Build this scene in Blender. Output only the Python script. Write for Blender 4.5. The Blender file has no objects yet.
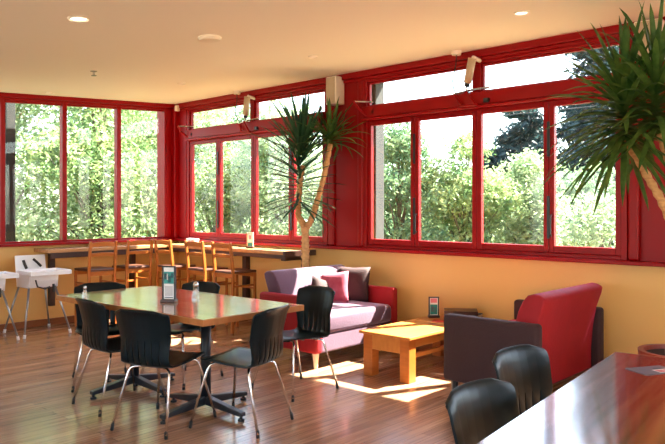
import bpy, bmesh, math, random
from mathutils import Vector, Matrix, Euler
C = bpy.context.scene.collection
R = math.radians
# ------------------------------------------------------------------ camera, sky, sun, exposure
sc = bpy.context.scene
cam_d = bpy.data.cameras.new('camera'); cam = bpy.data.objects.new('camera', cam_d); C.objects.link(cam)
cam.location = (0, 0, 1.5); cam.rotation_euler = (R(90), 0, R(-47.43))
cam_d.sensor_width = 36; cam_d.lens = 36.81; cam_d.shift_y = -13/665; cam_d.clip_end = 400
sc.camera = cam
w = bpy.data.worlds.new('sky'); sc.world = w; w.use_nodes = True
nt = w.node_tree; bg = nt.nodes['Background']
sky = nt.nodes.new('ShaderNodeTexSky'); sky.sky_type = 'NISHITA'; sky.sun_disc = False
sky.sun_elevation = R(53); sky.sun_rotation = R(113); sky.air_density = 1.0; sky.dust_density = 1.2; sky.ozone_density = 1.0
hs = nt.nodes.new('ShaderNodeHueSaturation'); hs.inputs['Saturation'].default_value = .75
nt.links.new(sky.outputs[0], hs.inputs['Color']); nt.links.new(hs.outputs[0], bg.inputs[0]); bg.inputs[1].default_value = .33
sun_d = bpy.data.lights.new('sun', 'SUN'); sun = bpy.data.objects.new('sun', sun_d); C.objects.link(sun)
sun_d.energy = 17; sun_d.angle = R(.6); sun_d.color = (1, .93, .80)
sun.rotation_euler = Vector((-1, .43, -1.32)).to_track_quat('-Z', 'Y').to_euler()
sun.location = (12, 3, 10)
sc.view_settings.view_transform = 'Standard'; sc.view_settings.look = 'None'; sc.view_settings.gamma = 1
sc.view_settings.exposure = 2.1; sc.view_settings.use_curve_mapping = False
try:
    sc.cycles.use_denoising = True; sc.cycles.denoiser = 'OPENIMAGEDENOISE'
    sc.cycles.max_bounces = 10; sc.cycles.diffuse_bounces = 6; sc.cycles.glossy_bounces = 4; sc.cycles.transparent_max_bounces = 16
    sc.cycles.sample_clamp_indirect = 12; sc.cycles.caustics_reflective = False; sc.cycles.caustics_refractive = False
except Exception: pass

# ------------------------------------------------------------------ materials
MT = {}
def mat(name, col, rough=.5, metal=0, spec=.5, coat=0, sheen=0, sheen_tint=None, noise=None, bump=None, emit=None, trans=None, alpha=None):
    m = bpy.data.materials.new(name); m.use_nodes = True; MT[name] = m
    n = m.node_tree.nodes; L = m.node_tree.links; b = n['Principled BSDF']
    b.inputs['Base Color'].default_value = (*col, 1); b.inputs['Roughness'].default_value = rough
    b.inputs['Metallic'].default_value = metal; b.inputs['Specular IOR Level'].default_value = spec
    b.inputs['Coat Weight'].default_value = coat; b.inputs['Coat Roughness'].default_value = .08
    if sheen:
        b.inputs['Sheen Weight'].default_value = sheen; b.inputs['Sheen Roughness'].default_value = .35
        b.inputs['Sheen Tint'].default_value = (*(sheen_tint or (1, 1, 1)), 1)
    if emit: b.inputs['Emission Color'].default_value = (*emit[0], 1); b.inputs['Emission Strength'].default_value = emit[1]
    if trans: b.inputs['Transmission Weight'].default_value = trans
    if noise or bump:
        tc = n.new('ShaderNodeTexCoord'); mp = n.new('ShaderNodeMapping'); L.new(tc.outputs['Object'], mp.inputs[0])
    if noise:   # (scale vector, amount, second colour)
        sv, amt, c2 = noise
        mp.inputs['Scale'].default_value = sv
        nz = n.new('ShaderNodeTexNoise'); nz.inputs['Scale'].default_value = 1; nz.inputs['Detail'].default_value = 5
        L.new(mp.outputs[0], nz.inputs[0])
        cr = n.new('ShaderNodeValToRGB'); cr.color_ramp.elements[0].position = .5-amt/2; cr.color_ramp.elements[1].position = .5+amt/2
        cr.color_ramp.elements[0].color = (*col, 1); cr.color_ramp.elements[1].color = (*c2, 1)
        L.new(nz.outputs[0], cr.inputs[0]); L.new(cr.outputs[0], b.inputs['Base Color'])
    if bump:    # (scale, strength)
        n2 = n.new('ShaderNodeTexNoise'); n2.inputs['Scale'].default_value = bump[0]; n2.inputs['Detail'].default_value = 3
        L.new(tc.outputs['Object'], n2.inputs[0])
        bp = n.new('ShaderNodeBump'); bp.inputs['Strength'].default_value = bump[1]; bp.inputs['Distance'].default_value = .01
        L.new(n2.outputs[0], bp.inputs['Height']); L.new(bp.outputs[0], b.inputs['Normal'])
    return m
mat('ceiling_paint', (.86, .80, .68), .6, bump=(2, .15))
mat('yellow_wall', (.74, .43, .13), .5, noise=((.8, .8, .8), .5, (.70, .40, .12)), bump=(40, .12))
mat('red_paint', (.28, .0012, .0025), .36, spec=.2, noise=((2, 2, 2), .6, (.23, .0012, .002)))
mat('plain_wall', (.72, .66, .56), .6)
mat('skirting_wood', (.28, .09, .025), .35, noise=((3, 30, 30), .6, (.2, .06, .02)))
mat('black_plastic', (.003, .008, .010), .33, spec=.2)
mat('black_rubber', (.012, .012, .012), .6)
mat('black_metal', (.012, .014, .018), .35)
mat('chrome', (.75, .72, .68), .14, 1)
mat('honey_wood', (.46, .14, .022), .35, noise=((6, 6, 40), .5, (.36, .105, .016)))
mat('honey_wood_flat', (.60, .25, .06), .30, noise=((2, 26, 10), .7, (.42, .15, .03)))
mat('dark_seat', (.10, .035, .018), .4)
mat('dark_wood', (.055, .018, .010), .4, noise=((3, 30, 30), .6, (.035, .012, .008)))
mat('bench_top_wood', (.55, .30, .13), .25, noise=((2, 20, 20), .7, (.35, .15, .06)))
mat('table_edge_wood', (.42, .17, .05), .35, noise=((20, 20, 3), .6, (.30, .10, .03)))
mat('white_plastic', (.80, .80, .82), .35)
mat('grey_metal', (.30, .31, .31), .35, .8)
mat('purple_velvet', (.085, .036, .065), .8, sheen=1, sheen_tint=(.9, .75, .95), bump=(60, .25), noise=((9, 9, 9), .6, (.11, .048, .085)))
mat('brown_velvet', (.034, .010, .011), .8, sheen=.07, sheen_tint=(.75, .6, .75), bump=(60, .25), noise=((30, 30, 3), .6, (.035, .011, .013)))
mat('crimson_velvet', (.34, .0015, .006), .75, sheen=.15, sheen_tint=(.8, .02, .4), bump=(60, .2), noise=((9, 9, 9), .6, (.27, .001, .005)))
mat('pink_velvet', (.42, .07, .12), .7, sheen=.8, sheen_tint=(1, .8, .9), noise=((14, 14, 14), .4, (.30, .02, .05)))
mat('pale_wood', (.75, .55, .4), .4)
mat('beige_plastic', (.48, .37, .24), .45)
mat('cream_plastic', (.80, .72, .58), .4)
mat('paper_white', (.8, .8, .8), .5)
mat('print_teal', (.02, .28, .26), .4)
mat('print_pink', (.75, .2, .25), .4)
mat('print_dark', (.02, .05, .09), .4)
mat('print_grey', (.10, .10, .14), .3)
mat('red_card', (.6, .02, .02), .4)
mat('terracotta', (.28, .05, .03), .4)
mat('soil', (.02, .012, .008), .9, bump=(60, 1))
mat('trunk_bark', (.74, .43, .18), .8, noise=((20, 20, 60), .5, (.46, .22, .08)), bump=(60, .8))
mat('grey_bark', (.14, .11, .08), .9, noise=((6, 6, 2), .5, (.07, .055, .04)))
mat('weathered_timber', (.035, .038, .038), .9, noise=((14, 14, 2), .6, (.015, .017, .018)))
mat('roof_sheet', (.35, .33, .3), .6)
mat('cable_black', (.02, .02, .02), .5)
mat('grass_ground', (.16, .15, .08), .9, noise=((.6, .6, .6), .6, (.22, .19, .12)))
mat('bounce_paving', (.42, .38, .33), .8, noise=((2, 2, 2), .6, (.36, .33, .29)))  # pale tone for the unseen slab that bounces light indoors
mat('lamp_lens', (.9, .87, .8), .4, emit=((1, .85, .65), 2.2))
mat('clear_glass', (.85, .9, .9), .05, trans=.85)
mat('steel', (.55, .55, .55), .25, 1)
def foliage(name, c1, c2, scale):
    m = bpy.data.materials.new(name); m.use_nodes = True; MT[name] = m
    n = m.node_tree.nodes; L = m.node_tree.links; b = n['Principled BSDF']; out = n['Material Output']
    tc = n.new('ShaderNodeTexCoord'); nz = n.new('ShaderNodeTexNoise'); nz.inputs['Scale'].default_value = scale; nz.inputs['Detail'].default_value = 4
    L.new(tc.outputs['Object'], nz.inputs[0])
    cr = n.new('ShaderNodeValToRGB'); cr.color_ramp.elements[0].position = .36; cr.color_ramp.elements[1].position = .64
    cr.color_ramp.elements[0].color = (*c1, 1); cr.color_ramp.elements[1].color = (*c2, 1)
    L.new(nz.outputs[0], cr.inputs[0]); L.new(cr.outputs[0], b.inputs['Base Color']); b.inputs['Roughness'].default_value = .5
    tr = n.new('ShaderNodeBsdfTranslucent'); L.new(cr.outputs[0], tr.inputs[0])
    mx = n.new('ShaderNodeMixShader'); mx.inputs[0].default_value = .45
    L.new(b.outputs[0], mx.inputs[1]); L.new(tr.outputs[0], mx.inputs[2]); L.new(mx.outputs[0], out.inputs[0])
foliage('foliage_bright', (.10, .20, .07), (.38, .45, .19), 3)
foliage('foliage_pale', (.15, .25, .11), (.44, .50, .29), 3)
foliage('foliage_mid', (.07, .16, .07), (.24, .33, .16), 2)
foliage('foliage_pine', (.010, .034, .038), (.045, .09, .085), 1.5)
foliage('dark_leaf', (.012, .065, .035), (.035, .13, .05), 9)
foliage('leaf_green', (.03, .10, .02), (.10, .20, .04), 9)
# window glass: see-through with a fresnel reflection
m = bpy.data.materials.new('window_glass'); m.use_nodes = True; MT['window_glass'] = m
n = m.node_tree.nodes; L = m.node_tree.links; n.remove(n['Principled BSDF'])
t_ = n.new('ShaderNodeBsdfTransparent'); t_.inputs[0].default_value = (.96, .98, .97, 1)
g_ = n.new('ShaderNodeBsdfGlossy'); g_.inputs['Roughness'].default_value = .02
f_ = n.new('ShaderNodeLayerWeight'); f_.inputs[0].default_value = .5
p_ = n.new('ShaderNodeMath'); p_.operation = 'POWER'; p_.inputs[1].default_value = 5; L.new(f_.outputs['Facing'], p_.inputs[0])
q_ = n.new('ShaderNodeMapRange'); q_.inputs[3].default_value = .025; q_.inputs[4].default_value = .7; L.new(p_.outputs[0], q_.inputs[0])
mx = n.new('ShaderNodeMixShader'); L.new(q_.outputs[0], mx.inputs[0]); L.new(t_.outputs[0], mx.inputs[1]); L.new(g_.outputs[0], mx.inputs[2])
L.new(mx.outputs[0], n['Material Output'].inputs[0])
def planks(name, cols, width, length, rough, mortar=(.03, .012, .006), coat=0, grain=(1.2, 26, 1)):
    m = bpy.data.materials.new(name); m.use_nodes = True; MT[name] = m
    n = m.node_tree.nodes; L = m.node_tree.links; b = n['Principled BSDF']
    tc = n.new('ShaderNodeTexCoord')
    br = n.new('ShaderNodeTexBrick'); br.offset = .37; br.inputs['Scale'].default_value = 1
    br.inputs['Brick Width'].default_value = length; br.inputs['Row Height'].default_value = width
    br.inputs['Mortar Size'].default_value = width*.018; br.inputs['Mortar Smooth'].default_value = .3
    br.inputs['Color1'].default_value = (0, 0, 0, 1); br.inputs['Color2'].default_value = (1, 1, 1, 1); br.inputs['Mortar'].default_value = (.5, .5, .5, 1)
    L.new(tc.outputs['Object'], br.inputs[0])
    cr = n.new('ShaderNodeValToRGB'); e = cr.color_ramp.elements
    e[0].color = (*cols[0], 1); e[1].color = (*cols[-1], 1)
    for i, c in enumerate(cols[1:-1]): q = e.new((i+1)/(len(cols)-1)); q.color = (*c, 1)
    L.new(br.outputs['Color'], cr.inputs[0])
    mp = n.new('ShaderNodeMapping'); mp.inputs['Scale'].default_value = grain; L.new(tc.outputs['Object'], mp.inputs[0])
    nz = n.new('ShaderNodeTexNoise'); nz.inputs['Scale'].default_value = 1.6; nz.inputs['Detail'].default_value = 7; L.new(mp.outputs[0], nz.inputs[0])
    mr = n.new('ShaderNodeMapRange'); mr.inputs[1].default_value = .3; mr.inputs[2].default_value = .7; mr.inputs[3].default_value = .62; mr.inputs[4].default_value = 1.3
    L.new(nz.outputs[0], mr.inputs[0])
    mu = n.new('ShaderNodeMix'); mu.data_type = 'RGBA'; mu.blend_type = 'MULTIPLY'; mu.inputs[0].default_value = 1
    L.new(cr.outputs[0], mu.inputs[6]); L.new(mr.outputs[0], mu.inputs[7])
    m2 = n.new('ShaderNodeMix'); m2.data_type = 'RGBA'; L.new(br.outputs['Fac'], m2.inputs[0]); L.new(mu.outputs[2], m2.inputs[6]); m2.inputs[7].default_value = (*mortar, 1)
    L.new(m2.outputs[2], b.inputs['Base Color'])
    r2 = n.new('ShaderNodeMapRange'); r2.inputs[3].default_value = rough*.8; r2.inputs[4].default_value = rough*1.25; L.new(nz.outputs[0], r2.inputs[0]); L.new(r2.outputs[0], b.inputs['Roughness'])
    b.inputs['Coat Weight'].default_value = coat; b.inputs['Coat Roughness'].default_value = .1
    bp = n.new('ShaderNodeBump'); bp.inputs['Strength'].default_value = .25; bp.inputs['Distance'].default_value = .002; bp.invert = True
    L.new(br.outputs['Fac'], bp.inputs['Height']); L.new(bp.outputs[0], b.inputs['Normal'])
planks('floor_boards', [(.26, .135, .075), (.38, .21, .125), (.31, .165, .095), (.45, .27, .165), (.34, .18, .10)], .085, 2.3, .24, coat=.3, mortar=(.10, .05, .028))
planks('table_top_wood', [(.40, .19, .08), (.50, .26, .11), (.33, .14, .06), (.46, .22, .10)], .11, 4, .20, mortar=(.2, .08, .03), coat=.8)
planks('red_table_wood', [(.20, .055, .022), (.30, .10, .04), (.15, .035, .016), (.27, .085, .035)], .12, 5, .19, mortar=(.08, .025, .012), coat=1)

MT['red_table_wood'].node_tree.nodes['Principled BSDF'].inputs['Coat IOR'].default_value = 1.85

# ------------------------------------------------------------------ helpers
class MB:
    def __init__(s): s.bm = bmesh.new(); s.mats = []; s.cur = 0
    def use(s, m):
        if m not in s.mats: s.mats.append(m)
        s.cur = s.mats.index(m); return s
    def _f(s, vs):
        try: f = s.bm.faces.new(vs); f.material_index = s.cur; return f
        except ValueError: return None
    def box(s, x0, x1, y0, y1, z0, z1, M=None):
        v = [Vector((x, y, z)) for z in (z0, z1) for y in (y0, y1) for x in (x0, x1)]
        if M: v = [M @ q for q in v]
        v = [s.bm.verts.new(q) for q in v]
        for f in ((0, 2, 3, 1), (4, 5, 7, 6), (0, 1, 5, 4), (2, 6, 7, 3), (0, 4, 6, 2), (1, 3, 7, 5)): s._f([v[i] for i in f])
        return s
    def prism(s, poly, a0, a1, axis='x', M=None):
        # poly: list of 2d points; extruded along axis
        def p(u, q):
            if axis == 'x': r = Vector((u, q[0], q[1]))
            elif axis == 'y': r = Vector((q[0], u, q[1]))
            else: r = Vector((q[0], q[1], u))
            return M @ r if M else r
        A = [s.bm.verts.new(p(a0, q)) for q in poly]; B = [s.bm.verts.new(p(a1, q)) for q in poly]
        s._f(A); s._f(B[::-1]); k = len(poly)
        for i in range(k): s._f([A[i], B[i], B[(i+1) % k], A[(i+1) % k]])
        return s
    def tube(s, pts, r, seg=10, r1=None, cap=True):
        pts = [Vector(p) for p in pts]; k = len(pts); rings = []
        up = None
        for i, p in enumerate(pts):
            t = (pts[min(i+1, k-1)]-pts[max(i-1, 0)]).normalized()
            if up is None:
                up = t.cross(Vector((0, 0, 1)))
                if up.length < .05: up = t.cross(Vector((0, 1, 0)))
            up = (up - t*up.dot(t)).normalized(); o = t.cross(up)
            if isinstance(r, (list, tuple)): rr = r[i]
            else: rr = r if r1 is None else r+(r1-r)*i/(k-1)
            rings.append([s.bm.verts.new(p+(up*math.cos(a)+o*math.sin(a))*rr) for a in [2*math.pi*j/seg for j in range(seg)]])
        for i in range(k-1):
            for j in range(seg): s._f([rings[i][j], rings[i][(j+1) % seg], rings[i+1][(j+1) % seg], rings[i+1][j]])
        if cap: s._f(rings[0][::-1]); s._f(rings[-1])
        return s
    def lathe(s, prof, c=(0, 0, 0), seg=24):
        rings = [[s.bm.verts.new((c[0]+r*math.cos(2*math.pi*j/seg), c[1]+r*math.sin(2*math.pi*j/seg), c[2]+z)) for j in range(seg)] for r, z in prof]
        for i in range(len(rings)-1):
            for j in range(seg): s._f([rings[i][j], rings[i][(j+1) % seg], rings[i+1][(j+1) % seg], rings[i+1][j]])
        s._f(rings[0][::-1]); s._f(rings[-1]); return s
    def build(s, name, m=None, parent=None, smooth=False, bevel=0, seg=2, sub=0, M=None):
        if m is not None: s.mats = [m]
        if M: bmesh.ops.transform(s.bm, matrix=M, verts=s.bm.verts)
        bmesh.ops.recalc_face_normals(s.bm, faces=s.bm.faces)
        me = bpy.data.meshes.new(name); s.bm.to_mesh(me); s.bm.free()
        for q in s.mats: me.materials.append(MT[q])
        for p in me.polygons: p.use_smooth = bool(smooth)
        o = bpy.data.objects.new(name, me); C.objects.link(o)
        if parent: o.parent = parent
        if bevel:
            b = o.modifiers.new('bevel', 'BEVEL'); b.width = bevel; b.segments = seg; b.limit_method = 'ANGLE'; b.angle_limit = R(40)
            if smooth is None or smooth: pass
        if sub:
            b = o.modifiers.new('sub', 'SUBSURF'); b.levels = sub; b.render_levels = sub
            for p in me.polygons: p.use_smooth = True
        return o
def tag(o, label=None, cat=None, group=None, kind=None):
    if label: o['label'] = label
    if cat: o['category'] = cat
    if group: o['group'] = group
    if kind: o['kind'] = kind
    return o
def empty(name, loc=(0, 0, 0), rz=0, parent=None):
    o = bpy.data.objects.new(name, None); C.objects.link(o); o.location = loc; o.rotation_euler = (0, 0, rz); o.empty_display_size = .1
    if parent: o.parent = parent
    return o
def copy_tree(o, parent=None):
    c = o.copy(); C.objects.link(c)
    c.parent = parent
    for ch in [q for q in bpy.data.objects if q.parent == o]: copy_tree(ch, c)
    return c
def struct(o): o['kind'] = 'structure'; return o
CZ = lambda X: 2.735+.055*X          # ceiling height, sloping gently across the room

# ------------------------------------------------------------------ room shell
XL, XR, YF, YB = -3.0, 5.93, -3.6, 8.64
struct(MB().box(XL-.2, XR+.25, YF-.2, YB+.25, -.12, 0).build('floor', 'floor_boards'))
struct(MB().prism([(XL-.2, CZ(XL-.2)), (XR+.25, CZ(XR+.25)), (XR+.25, CZ(XR)+.25), (XL-.2, CZ(XR)+.25)], YF-.2, YB+.25, 'y').build('ceiling', 'ceiling_paint'))
WB = [(-2.15, .75), (2.05, 4.95), (5.50, 8.32)]   # window openings on the right wall (Y ranges), the first one unseen and added for daylight
def rw():
    b = MB()
    b.use('yellow_wall').box(5.99, 6.17, YF-.2, YB+.2, 0, 1.03)
    b.use('red_paint')
    ys = [YF-.2, 2.05, 4.95, 5.50, 8.32, YB+.2]
    for a, c in ((ys[0], -2.15), (.75, 2.05), (ys[2], ys[3]), (ys[4], ys[5])): b.box(5.95, 6.0, a, c, 1.03, 3.06)
    for a, c in WB: b.box(5.97, 6.0, a, c, 2.985, 3.06)
    return b
struct(rw().build('wall_right'))
WA = (2.60, 5.74)
b = MB(); b.use('yellow_wall').box(XL-.2, 6.17, 8.66, 8.85, 0, 1.04)
b.box(XL-.2, WA[0], 8.66, 8.85, 1.04, 2.9)
b.use('red_paint').box(WA[1], 5.949, 8.66, 8.85, 1.04, 3.06)
struct(b.build('wall_back'))
# left and front walls, with the wide openings that light the room from behind the camera
b = MB(); b.box(XL-.2, XL, YF-.2, YB+.2, 0, .75); b.box(XL-.2, XL, YF-.2, YB+.2, 2.35, 2.6)
for a, c in ((YF-.2, -2.6), (.2, .6), (3.6, 4.2), (7.4, 8.65)): b.box(XL-.2, XL, a, c, .75, 2.35)
struct(b.build('wall_left', 'plain_wall'))
b = MB(); b.box(XL-.2, 6.17, YF-.2, YF, 0, .8); b.box(XL, 6.17, YF-.2, YF, 2.3, 2.6)
b.prism([(XL-.2, 2.5), (5.95, 2.5), (5.95, CZ(5.95)), (XL-.2, CZ(XL-.2))], YF-.2, YF, 'y')
for a, c in ((XL, -2.2), (1.0, 1.5), (4.6, 6.0)): b.box(a, c, YF-.2, YF, .8, 2.3)
struct(b.build('wall_front', 'plain_wall'))
struct(MB().box(XL, 5.98, 8.63, 8.66, 0, .085).build('baseboard_back', 'skirting_wood', bevel=.006))
struct(MB().box(5.965, 5.99, YF, 8.63, 0, .085).build('baseboard_right', 'skirting_wood', bevel=.006))
# sills
struct(MB().box(5.84, 5.99, 1.2-5, 8.60, 1.03, 1.065).build('trim_1', 'red_paint', bevel=.006))
struct(MB().box(2.3, 5.86, 8.54, 8.67, 1.035, 1.07).build('trim_2', 'red_paint', bevel=.006))
# cornices under the ceiling: two steps
def cornice_b():
    b = MB()
    b.box(5.86, 5.97, YF, 8.60, 2.99, CZ(5.86)+.002); b.box(5.89, 5.97, YF, 8.60, 2.955, 2.99)
    return b
struct(cornice_b().build('trim_3', 'red_paint', bevel=.008))
b = MB()
for x0, x1, dz, y0 in ((2.3, 5.86, .05, 8.56), (2.3, 5.86, .085, 8.60)):
    b.prism([(x0, CZ(x0)+.002), (x1, CZ(x1)+.002), (x1, CZ(x1)-dz), (x0, CZ(x0)-dz)], y0, 8.665, 'y')
struct(b.build('trim_4', 'red_paint', bevel=.006))
# corner post and vertical casings
b = MB(); b.box(5.83, 5.95, 8.52, 8.66, 1.07, 3.0); b.box(5.74, 5.83, 8.60, 8.66, 1.07, 3.0); b.box(5.90, 5.95, 8.33, 8.52, 1.065, 2.99)
struct(b.build('trim_5', 'red_paint', bevel=.012))
b = MB()
for y0, y1 in ((4.955, 5.035), (5.40, 5.495), (1.955, 2.045), (.755, .84), (-2.24, -2.155)): b.box(5.895, 5.955, y0, y1, 1.065, 2.99)
struct(b.build('trim_6', 'red_paint', bevel=.02, seg=3))
b = MB(); b.box(5.925, 5.955, 5.035, 5.40, 1.065, 2.99)
struct(b.build('trim_7', 'red_paint', bevel=.004))

def bwin(name, y0, y1, mull, post):
    """right-wall window unit between y0 and y1: four tall lower casements, two upper lights"""
    root = struct(empty(name, (5.95, (y0+y1)/2, 1.065)))
    inv = Matrix.Translation((-5.95, -(y0+y1)/2, -1.065))
    def B(nm, bb, m, bev=.005, par=root, local=inv):
        return bb.build(nm, m, par, bevel=bev, M=local)
    fr = MB(); fr.box(5.90, 5.99, y0, y0+.05, 1.066, 2.955); fr.box(5.90, 5.99, y1-.05, y1, 1.066, 2.955)
    fr.box(5.90, 5.99, y0+.05, y1-.05, 2.93, 2.955); fr.box(5.90, 5.99, y0+.05, y1-.05, 1.066, 1.10)
    B('window_frame', fr, 'red_paint')
    tb = MB(); tb.box(5.87, 5.99, y0+.05, y1-.05, 2.49, 2.645); tb.box(5.835, 5.87, y0+.02, y1-.02, 2.49, 2.515); tb.box(5.85, 5.87, y0+.02, y1-.02, 2.52, 2.645)
    B('transom', tb, 'red_paint', .006)
    edges = [y0+.05]+mull+[y1-.05]
    for i in range(4):
        a, c = edges[i], edges[i+1]
        s = MB(); fw = .052; x0, x1 = 5.915, 5.965
        s.box(x0, x1, a+.002, a+fw, 1.10, 2.49); s.box(x0, x1, c-fw, c-.002, 1.10, 2.49)
        s.box(x0, x1, a+fw, c-fw, 1.10, 1.165); s.box(x0, x1, a+fw, c-fw, 2.435, 2.49)
        sh = B('casement', s, 'red_paint', .006)
        g = MB().box(5.938, 5.942, a+fw, c-fw, 1.165, 2.435)
        gg = B('pane', g, 'window_glass', 0, sh)
    # dark folding hinges and bolts on alternate joints
    for k, mz in ((0, (1.23, 1.62)), (2, (1.23, 1.62)), (0, (1.98, 2.30)), (2, (1.98, 2.30))):
        h = MB(); ym = mull[k]; h.box(5.902, 5.914, ym-.013, ym+.013, mz[0], mz[1])
        if mz[0] < 1.5: h.tube([(5.908, ym-.03, mz[0]+.02), (5.885, ym-.03, mz[0]+.04), (5.885, ym-.03, mz[0]+.20), (5.908, ym-.03, mz[0]+.22)], .007, 8)
        B('handle' if mz[0] < 1.5 else 'bolt', h, 'black_metal', .002)
    # middle joint: dark line
    up = MB(); up.box(5.905, 6.0, post-.04, post+.04, 2.645, 2.93)
    B('upper_post', up, 'red_paint')
    for a, c in ((y0+.05, post-.04), (post+.04, y1-.05)):
        s = MB(); x0, x1 = 5.925, 5.965; fw = .025
        s.box(x0, x1, a, a+fw, 2.645, 2.93); s.box(x0, x1, c-fw, c, 2.645, 2.93); s.box(x0, x1, a+fw, c-fw, 2.645, 2.67); s.box(x0, x1, a+fw, c-fw, 2.905, 2.93)
        sh = B('upper_sash', s, 'red_paint', .004)
        B('pane', MB().box(5.943, 5.947, a+fw, c-fw, 2.67, 2.905), 'window_glass', 0, sh)
    # red friction stays with white rods at both ends of the transom
    for yy, sgn in ((y1-.08, 1), (y0+.08, -1)):
        st = MB(); st.use('red_paint').tube([(5.86, yy, 2.54), (5.78, yy+.05*sgn, 2.62), (5.76, yy+.10*sgn, 2.70)], .016, 8)
        st.use('steel').tube([(5.76, yy+.10*sgn, 2.70), (5.93, yy-.04*sgn, 2.70)], .012, 8)
        st.use('black_metal').box(5.85, 5.87, yy-.10*sgn-.02, yy-.10*sgn+.02, 2.56, 2.60)
        B('stay_arm', st, None, 0)
    return root
bwin('window_2', 5.50, 8.32, [6.135, 6.855, 7.605], 6.87)
bwin('window_3', 2.05, 4.95, [2.75, 3.50, 4.25], 3.49)
bwin('added_window_4', -2.15, .75, [-1.45, -.70, .05], -.71)  # unseen window, added to bring daylight to this side of the room
# back-wall window: four fixed lights with a sloping head
root = struct(empty('window_1', (4.17, 8.66, 1.07))); inv = Matrix.Translation((-4.17, -8.66, -1.07))
xs = [2.60, 3.40, 4.185, 4.97, 5.74]
fr = MB()
for i, x in enumerate(xs):
    a, c = (x-.031, x+.031) if 0 < i < 4 else ((x, x+.05) if i == 0 else (x-.035, x))
    fr.box(a, c, 8.60, 8.69, 1.07, CZ(a)-.08)
fr.box(xs[0]+.05, xs[-1]-.035, 8.605, 8.69, 1.071, 1.095)
fr.prism([(2.65, CZ(2.65)-.084), (5.705, CZ(5.705)-.084), (5.705, CZ(5.705)-.11), (2.65, CZ(2.65)-.11)], 8.62, 8.69, 'y')
fr.build('window_frame', 'red_paint', root, bevel=.006, M=inv)
for i in range(4):
    a, c = xs[i]+.035, xs[i+1]-.035
    MB().prism([(a, 1.095), (c, 1.095), (c, CZ(c)-.11), (a, CZ(a)-.11)], 8.664, 8.668, 'y').build('pane', 'window_glass', root, M=inv)
# outside eave and ground
struct(MB().box(6.171, 6.62, -3.0, 9.3, 3.075, 3.16).build('roof_eave', 'roof_sheet'))

# ------------------------------------------------------------------ shelf-like bar benches under the windows
r = empty('bar_bench', (4.85, 8.44, 0)); tag(r, 'narrow wooden bar bench fixed along the back wall under the leftmost windows', 'bar bench')
iv = Matrix.Translation((-4.85, -8.44, 0))
MB().box(3.80, 5.98, 8.24, 8.655, .955, 1.0).build('bench_top', 'bench_top_wood', r, bevel=.006, M=iv)
MB().box(3.84, 5.86, 8.265, 8.285, .885, .954).build('front_rail', 'dark_wood', r, bevel=.004, M=iv)
for x in (3.98, 5.15):
    MB().box(x, x+.07, 8.585, 8.655, .25, .954).build('bracket', 'dark_wood', r, bevel=.005, M=iv)
    MB().box(x, x+.06, 8.286, 8.584, .885, .953).build('bracket_arm', 'dark_wood', r, bevel=.005, M=iv)
r = empty('bar_bench', (5.74, 7.0, 0)); tag(r, 'narrow sunlit wooden bar bench along the right wall, ending beside the potted yucca', 'bar bench')
iv = Matrix.Translation((-5.74, -7.0, 0))
MB().box(5.52, 5.985, 5.80, 8.235, .955, 1.0).build('bench_top', 'bench_top_wood', r, bevel=.006, M=iv)
MB().box(5.545, 5.565, 5.84, 8.2, .905, .954).build('front_rail', 'dark_wood', r, bevel=.004, M=iv)
for y in (5.88, 7.0):
    MB().box(5.91, 5.985, y, y+.08, .25, .954).build('bracket', 'dark_wood', r, bevel=.005, M=iv)
    MB().box(5.57, 5.91, y+.005, y+.075, .88, .953).build('bracket_arm', 'dark_wood', r, bevel=.005, M=iv)
MB().box(5.45, 5.98, 5.765, 5.798, .935, 1.005).build('end_cap', 'dark_wood', r, bevel=.004, M=iv)

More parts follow.
